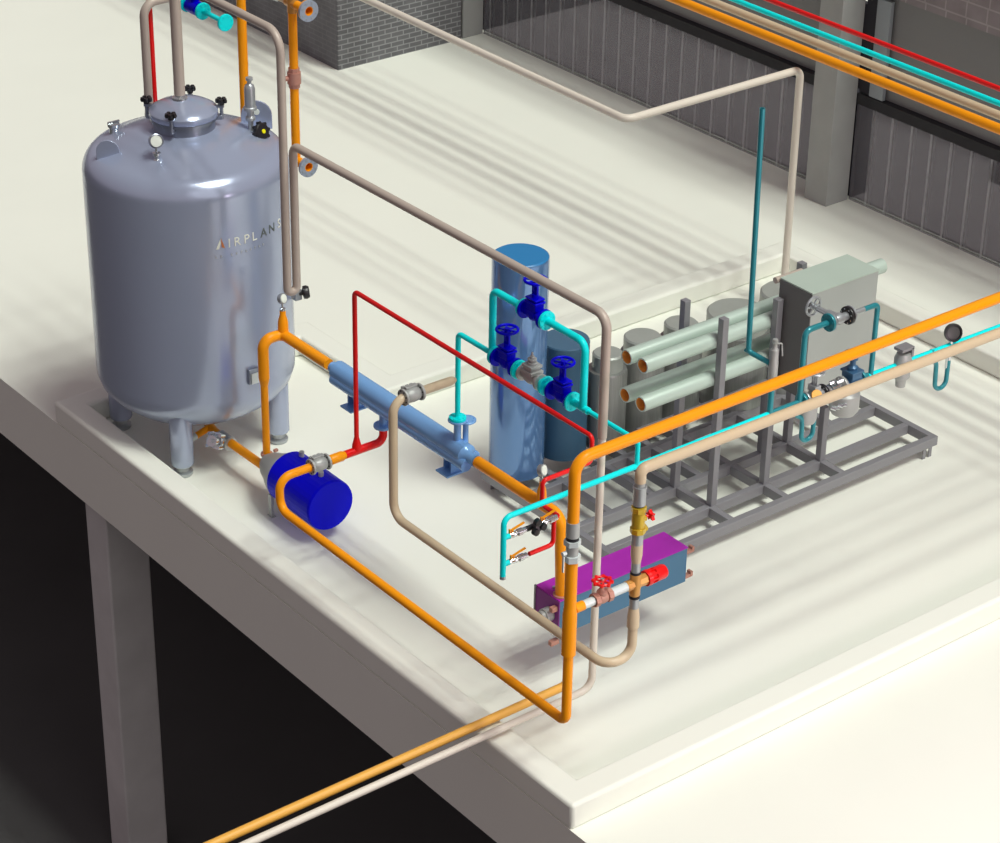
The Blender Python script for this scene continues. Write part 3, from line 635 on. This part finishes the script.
# ------------------------------------------------------------------ teal station on the long cyan run
ts = thing('pipe', 'teal pipe section with bypass loop in front of the pale cabinet', 'pipe', (3.3, SY, LZ))
obj('run', MB().tube([(3.11, SY, LZ), (3.56, SY, LZ)], .03), M_teal, ts)
BZ = 3.758
obj('bypass', MB().tube([(3.507, SY, LZ), (3.507, SY, BZ), (3.80, SY, BZ)], .03, .07), M_teal, ts)
obj('bypass', MB().tube([(4.30, SY, BZ), (4.495, SY, BZ), (4.495, SY, LZ)], .027, .05), M_teal, ts)
obj('bypass_nipple', MB().cyl((4.10, SY, BZ), (4.32, SY, BZ), .026), M_zinc, ts)
flange(ts, (3.82, SY, BZ), (1, 0, 0), .092, .03, M_teal)
flange(ts, (3.545, SY, LZ), (1, 0, 0), .085, .03, M_teal)
gb = thing('globe_valve', 'grey globe valve with side handwheel on the teal bypass', 'valve', (3.95, SY, BZ))
flange(gb, (3.845, SY, BZ), (1, 0, 0), .09, .02, M_zinc, 0, 0)
obj('body', MB().cyl((3.84, SY, BZ), (4.10, SY, BZ), .042).lathe([(0, -.07), (.05, -.05), (.062, 0), (.05, .05), (0, .07)], (3.95, SY, BZ), (1, 0, 0)), M_zinc, gb)
flange(gb, (4.08, SY, BZ), (1, 0, 0), .092, .035, M_black, 0, 8, M_chrome); flange(gb, (4.11, SY, BZ), (1, 0, 0), .092, .02, M_zinc, 0, 0)
obj('bonnet', MB().cyl((3.95, SY, BZ), (3.95, SY+.14, BZ), .045).cyl((3.95, SY+.14, BZ), (3.95, SY+.30, BZ), .022).box((3.98, SY+.2, BZ), (.015, .14, .02)).box((3.92, SY+.2, BZ), (.015, .14, .02)), M_zinc, gb)
b = MB().torus((3.95, SY+.34, BZ), (0, 1, 0), .095, .013, 32).cyl((3.95, SY+.30, BZ), (3.95, SY+.36, BZ), .03)
for k in range(3): b.box((3.95, SY+.34, BZ), (.19, .012, .016), Matrix.Rotation(PI*k/3, 3, 'Y'))
obj('handwheel', b, M_zinc, gb)
# main line isolation valve
iv = thing('gate_valve', 'grey gate valve with wheel left of the blue control valve', 'valve', (3.70, SY, LZ))
obj('body', MB().cyl((3.57, SY, LZ), (3.84, SY, LZ), .05).lathe([(0, -.08), (.06, -.06), (.075, 0), (.06, .06), (0, .08)], (3.70, SY, LZ), (1, 0, 0)), M_zinc, iv)
flange(iv, (3.585, SY, LZ), (1, 0, 0), .085, .025, M_zinc, 0, 8); flange(iv, (3.83, SY, LZ), (1, 0, 0), .09, .03, M_black, 0, 8, M_chrome)
obj('port', MB().disc((3.665, SY-.07, LZ+.055), (-.3, -.8, .5), .055, .03), M_copper, iv)
obj('bonnet', MB().box((3.70, SY, LZ+.10), (.08, .10, .06)).cyl((3.70, SY, LZ+.10), (3.70, SY, LZ+.26), .012).box((3.70, SY+.03, LZ+.19), (.012, .012, .12)).box((3.70, SY-.03, LZ+.19), (.012, .012, .12)), M_zinc, iv)
b = MB().torus((3.70, SY, LZ+.27), (0, 0, 1), .085, .012, 28)
for k in range(3): b.box((3.70, SY, LZ+.27), (.17, .012, .012), Matrix.Rotation(PI*k/3, 3, 'Z'))
obj('handwheel', b, M_zinc, iv)
obj('bowl', MB().lathe([(0, -.30), (.10, -.28), (.115, -.24), (.115, -.10), (.05, -.06), (.05, 0), (0, 0)], (3.66, SY+.05, LZ)), M_castgrey, iv)
sr = thing('strainer', 'chrome fitting block between grey valve and blue control valve', 'valve', (3.97, SY, LZ))
obj('body', MB().cyl((3.85, SY, LZ), (4.12, SY, LZ), .045).lathe([(0, -.07), (.06, -.05), (.065, .05), (0, .07)], (3.97, SY, LZ), (1, 0, 0)), M_chrome, sr)
b = MB()
for k in range(4):
    a = PI/2*k + .4; b.cyl((3.93+.03*(k % 2), SY-.03+.05*math.cos(a), LZ+.04+.06*math.sin(a)), (3.99+.03*(k % 2), SY-.05+.05*math.cos(a), LZ+.06+.06*math.sin(a)), .022, seg=8)
for k in range(4): b.cyl((3.90+.05*k, SY-.06, LZ-.16-.02*(k % 2)), (3.93+.05*k, SY-.10, LZ-.17), .022, seg=8)
obj('fittings', b, M_chrome, sr)
bc = thing('control_valve', 'slate blue control valve with black wheel and grey bowl below', 'valve', (4.22, SY, LZ))
obj('body', MB().cyl((4.10, SY, LZ), (4.34, SY, LZ), .055).lathe([(0, -.09), (.075, -.06), (.085, 0), (.075, .06), (0, .09)], (4.22, SY, LZ), (1, 0, 0)).box((4.22, SY, LZ+.09), (.13, .15, .06)).box((4.22, SY, LZ+.13), (.16, .17, .02)).lathe([(.05, .13), (.055, .17), (.03, .19), (.03, .24), (.05, .25), (.05, .29), (0, .30)], (4.22, SY, LZ)), M_mvalve, bc)
flange(bc, (4.09, SY, LZ), (1, 0, 0), .095, .03, M_castgrey, 0, 8, M_chrome); flange(bc, (4.35, SY, LZ), (1, 0, 0), .085, .03, M_teal)
b = MB().torus((4.20, SY, LZ+.32), (0, 0, 1), .075, .012, 28).disc((4.20, SY, LZ+.315), (0, 0, 1), .06, .01)
obj('handwheel', b, M_black, bc)
obj('bowl', MB().lathe([(0, -.36), (.12, -.345), (.15, -.30), (.15, -.12), (.08, -.07), (.05, 0), (0, 0)], (4.18, SY+.03, LZ)), M_castgrey, bc)
obj('run', MB().cyl((4.36, SY, LZ), (4.45, SY, LZ), .028), M_teal, ts)
# vent line with safety valve
vn = thing('pipe', 'teal vent pipe standing tall left of the pale cabinet', 'pipe', (3.06, 1.21, 3.5))
obj('mast', MB().tube([(3.09, SY+.03, 3.53), (3.05, 1.20, 3.56), (3.0, 1.20, 6.05)], .027, .05, 20, .02), M_teal, vn)
sv = thing('safety_valve', 'grey safety valve at the foot of the tall teal vent pipe', 'valve', (3.11, SY, 3.3))
obj('inlet', MB().cyl((3.11, SY, LZ), (3.11, SY, 3.38), .03), M_teal, sv)
obj('body', MB().lathe([(0, 3.36), (.04, 3.36), (.045, 3.40), (.045, 3.55), (.04, 3.57), (.04, 3.68), (.025, 3.70), (.02, 3.74), (.03, 3.76), (.025, 3.79), (0, 3.80)], (3.11, SY, 0)).cyl((3.11, SY, 3.50), (3.11, SY+.07, 3.50), .034), M_castgrey, sv)
obj('lever', MB().tube([(3.12, SY, 3.74), (3.20, SY, 3.72), (3.22, SY, 3.58)], .008, .02, 8), M_castgrey, sv)
# siphons
s1 = thing('siphon', 'teal U-shaped siphon tube hanging below the beige run left', 'pipe', (3.5, SY, 2.6), 'teal siphon tubes')
obj('tube', MB().tube([(3.47, SY, LZ), (3.47, SY, LZ-.13), (3.57, SY, LZ-.20), (3.58, SY, LZ-.47), (3.735, SY, LZ-.47), (3.735, SY, LZ-.17)], .024, [.05, .08, .11, .11]), M_teal, s1)
obj('cock', MB().cyl((3.735, SY, LZ-.18), (3.735, SY, LZ-.06), .022).box((3.72, SY-.02, LZ-.10), (.09, .03, .03)).box((3.68, SY-.02, LZ-.16), (.015, .02, .14)), M_chrome, s1)
s2 = thing('siphon', 'teal U-shaped siphon tube with black pressure gauge at the right', 'gauge', (5.5, SY, 2.6), 'teal siphon tubes with gauge')
obj('tube', MB().tube([(5.38, SY, LZ), (5.38, SY, LZ-.10), (5.47, SY, LZ-.18), (5.49, SY, LZ-.50), (5.655, SY, LZ-.50), (5.655, SY, LZ-.20)], .024, [.05, .08, .11, .11]), M_teal, s2)
obj('cock', MB().cyl((5.66, SY, LZ-.22), (5.66, SY, LZ+.02), .022).box((5.65, SY-.02, LZ-.13), (.08, .03, .03)).box((5.60, SY-.02, LZ-.19), (.014, .02, .15)), M_chrome, s2)
gd = Vector((-.35, -.85, .35)).normalized()
gb_ = obj('gauge', MB().lathe([(0, -.03), (.085, -.03), (.095, -.01), (.095, .03), (.075, .035), (.072, .02), (0, .02)], (5.67, SY, LZ+.11), gd), M_black, s2)
obj('dial', MB().disc(Vector((5.67, SY, LZ+.11))+gd*.022, gd, .07, .004), mat('dark_dial', (.05, .05, .05), .4), gb_)
tr = thing('steam_trap', 'dark grey steam trap body hanging on the cyan run right of the cabinet', 'valve', (4.92, SY, LZ))
obj('body', MB().lathe([(0, -.30), (.05, -.29), (.055, -.22), (.085, -.18), (.09, .02), (.07, .08), (0, .09)], (4.93, SY-.02, LZ+.03)), M_castgrey, tr)
obj('bracket', MB().box((4.93, SY-.02, LZ+.17), (.17, .12, .03)).box((5.0, SY-.02, LZ+.12), (.03, .12, .10)), M_frame, tr)

# ------------------------------------------------------------------ purple-topped box
BZ0, BZ1 = .575, .985
px0, px1, py0, py1 = 1.385, 3.085, 1.90, 2.27
pb = thing('unit_box', 'long slate blue box with purple top behind the orange and beige uprights', 'cabinet', (px0, py0, BZ0))
obj('body', MB().box(((px0+px1)/2, (py0+py1)/2, (BZ0+BZ1)/2), (px1-px0, py1-py0, BZ1-BZ0)), M_slate, pb, bev=.004)
obj('top_panel', MB().box(((px0+px1)/2, (py0+py1)/2, BZ1+.006), (px1-px0+.01, py1-py0+.01, .012)), M_purple, pb)
obj('end_panel', MB().box((px0-.006, (py0+py1)/2, (BZ0+BZ1)/2), (.012, py1-py0+.01, BZ1-BZ0)), M_violet, pb)
obj('edge_strip', MB().box((px0-.012, py1, (BZ0+BZ1)/2+.01), (.02, .02, BZ1-BZ0+.02)), M_frame, pb)
for z in (.92, .62): obj('mounting_lug', MB().box((px1+.05, py0+.03, z), (.10, .05, .035)).box((px1+.085, py0+.03, z+.02), (.03, .06, .05)), M_pink, pb)
for z in (.90, .50): obj('mounting_lug', MB().box((px0-.03, py0+.04, z), (.10, .05, .05)), M_pink, pb)
obj('threaded_port', MB().cyl((px0, 2.03, .79), (px0-.10, 2.03, .79), .075).cyl((px0-.10, 2.03, .79), (px0-.14, 2.03, .79), .06).cyl((px0-.14, 2.03, .79), (px0-.18, 2.03, .79), .045), M_castgrey, pb)
obj('lever', MB().cyl((px0+.10, py1-.16, BZ1), (px0+.10, py1-.16, BZ1+.035), .02).box((px0+.15, py1-.20, BZ1+.035), (.14, .02, .012), Matrix.Rotation(-.6, 3, 'Z')), M_zinc, pb)
obj('port_flange', MB().disc((HXX+.05, 1.98, BZ1+.02), (0, 0, 1), .085, .02), M_pink, pb)

# ------------------------------------------------------------------ skid
sk = thing('skid_frame', 'grey steel skid frame with upright posts under the vessels and cabinet', 'frame', (3.15, 2.85, 0))
z0, z1 = .13, .25
def beam(a, b_, w=.085):
    a = Vector(a); b_ = Vector(b_); c0 = (a+b_)/2; d = b_-a
    dims = (abs(d.x)+w if abs(d.x) > abs(d.y) else w, abs(d.y)+w if abs(d.y) > abs(d.x) else w, z1-z0)
    obj('beam', MB().box((c0.x, c0.y, (z0+z1)/2), dims), M_frame, sk, bev=.006)
w = .085
for y in (2.893, 5.40): beam((3.19, y, 0), (7.94, y, 0))
for x in (3.19, 7.94):
    obj('beam', MB().box((x, 4.147, (z0+z1)/2), (w, 2.507-w, z1-z0)), M_frame, sk, bev=.006)
for y in (3.29, 3.84, 4.70): obj('beam', MB().box((5.565, y, (z0+z1)/2-.001), (4.75-w, w, z1-z0)), M_frame, sk, bev=.006)
for x in (4.72, 5.56, 6.46):
    for (ya, yb) in ((2.936, 3.247), (3.333, 3.797), (3.883, 4.657), (4.743, 5.357)):
        obj('beam', MB().box((x, (ya+yb)/2, (z0+z1)/2-.002), (w, yb-ya, z1-z0)), M_frame, sk, bev=.006)
for x in (3.75, 4.38, 5.10, 7.2):
    for (ya, yb) in ((3.883, 4.657), (4.743, 5.357)):
        obj('beam', MB().box((x, (ya+yb)/2, (z0+z1)/2-.002), (w, yb-ya, z1-z0)), M_frame, sk, bev=.006)
for (x, y, h) in ((4.75, 3.29, 2.58), (4.69, 3.84, 2.60), (5.56, 3.29, 2.58), (6.46, 3.29, .95), (6.46, 3.84, 2.56), (6.05, 3.84, 1.1)):
    obj('post', MB().box((x, y, (z1+h)/2), (.085, .085, h-z1)), M_frame, sk, bev=.006)
for x in (3.25, 7.78):
    for y in (2.90, 5.39):
        obj('foot', MB().box((x, y-.035, .068), (.05, .012, .136)).box((x+.10, y-.035, .068), (.05, .012, .136)), M_frame, sk)
obj('cross_tube', MB().tube([(4.72, 4.55, .62), (7.0, 4.55, .62)], .045), M_frame, sk)

# ------------------------------------------------------------------ vessels
v = thing('vessel', 'tall glossy blue cylinder at the left end of the skid', 'vessel', (3.50, 5.24, .25))
obj('shell', MB().lathe([(.318, 0), (.318, .01), (.318, 2.66), (.314, 2.68)], (3.50, 5.24, .25), seg=64), M_tallblue, v)
obj('lid', MB().lathe([(.316, 2.675), (.30, 2.69), (0, 2.69)], (3.50, 5.24, .25), seg=64), mat('blue_lid', (.012, .20, .47), .4), v)
v = thing('vessel', 'shorter dark blue cylinder beside the tall blue one', 'vessel', (4.19, 5.25, .25))
obj('shell', MB().lathe([(.28, 0), (.28, 1.43)], (4.19, 5.25, .25), seg=64), M_dkblue, v)
obj('lid', MB().lathe([(.28, 1.43), (.272, 1.445), (0, 1.445)], (4.19, 5.25, .25), seg=64), mat('dark_blue_lid', (.055, .13, .21), .4), v)
vl = ((4.70, 5.09, .235, .18, 1.44, 'first grey capped vessel, right of the dark blue cylinder, behind the beige downpipe'),
      (5.285, 5.15, .27, .225, 1.45, 'grey capped vessel behind the open ends of the pale pipes'),
      (5.885, 5.15, .265, .205, 1.45, 'grey capped vessel directly behind a grey upright post'),
      (6.70, 5.05, .40, .37, 1.40, 'widest grey vessel with a broad flat cap behind the pale pipes'),
      (7.45, 4.98, .36, .33, 1.48, 'grey vessel half hidden behind the left side of the pale cabinet'))
for (x, y, rb, rc_, h, lb) in vl:
    v = thing('vessel', lb, 'vessel', (x, y, .25), 'grey capped vessels on the skid')
    obj('shell', MB().lathe([(rb, .25), (rb, h-.24), (rb-.012, h-.205), (rc_+.005, h-.20), (rc_-.02, h-.20)], (x, y, 0), seg=56), M_vessel, v)
    obj('cap', MB().lathe([(rc_, h-.21), (rc_, h-.02), (rc_-.02, h), (0, h+.004)], (x, y, 0), seg=56), M_vcap, v)
# ------------------------------------------------------------------ pale pipes
for (y, z, xe, lb) in ((3.68, 2.258, 7.62, 'pale green-grey open pipe, back one of the upper pair, poking out beyond the cabinet'),
                   (3.42, 2.264, 6.03, 'pale green-grey open pipe, front one of the upper pair'),
                   (3.68, 1.798, 6.03, 'pale green-grey open pipe, back one of the lower pair'),
                   (3.42, 1.80, 6.03, 'pale green-grey open pipe, front one of the lower pair')):
    p = tag(obj('open_pipe', MB().lathe([(.072, .0), (.086, .0), (.088, .01), (.088, xe-3.72), (.07, xe-3.72), (.07, xe-3.72-.01), (0, xe-3.72-.01)], (3.72, y, z), (1, 0, 0), 32), M_mint, origin=(3.72, y, z)), lb, 'pipe', 'pale pipes stacked in two pairs')
    obj('bore', MB().lathe([(.0735, .0), (.0725, .30), (0, .30)], (3.722, y, z), (1, 0, 0), 32), M_copper, p)
# ------------------------------------------------------------------ cabinet
cb = thing('cabinet', 'tall pale green-grey metal cabinet standing on the skid posts', 'cabinet', (5.63, 2.86, 1.0))
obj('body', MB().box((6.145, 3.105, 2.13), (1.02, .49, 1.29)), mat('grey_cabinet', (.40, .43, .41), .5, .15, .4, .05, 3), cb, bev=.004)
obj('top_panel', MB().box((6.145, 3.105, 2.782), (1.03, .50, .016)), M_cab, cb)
obj('end_panel', MB().box((5.63, 3.105, 2.13), (.012, .49, 1.28)), mat('painted_shade_grey', (.13, .13, .13), .6, .1), cb)  # thin sheet with the left side's shade put into its colour
obj('rear_rail', MB().tube([(5.60, 3.40, 2.745), (6.0, 3.40, 2.745)], .036, .06), M_drab, cb)

# ------------------------------------------------------------------ pipes of the far side
bw = thing('pipe', 'beige pipe standing behind the cabinet and running across in front of the dark wall', 'pipe', (9.39, 6.9, 0))
obj('riser', MB().tube([(9.37, 6.90, 0), (9.32, 6.87, 3.32), (6.40, 6.86, 3.32), (6.40, 13.5, 3.32)], .05, [.12, .12]), M_ivory, bw)
RK = 3.6
def rackx(z, base): return base
for (x, r, m_, lb) in ((9.275, .062, M_orange, 'orange overhead pipe across the top right, lowest of four'),
                       (9.605, .052, M_beige, 'beige overhead pipe across the top right, next above the orange'),
                       (9.90, .036, M_cyan, 'cyan overhead pipe across the top right'),
                       (10.275, .034, M_red, 'red overhead pipe across the top right, uppermost of four')):
    p = pipe(lb, [(x, -1.0, RK), (x, 24.0, RK)], r, m_, group='parallel overhead pipes at the top right')
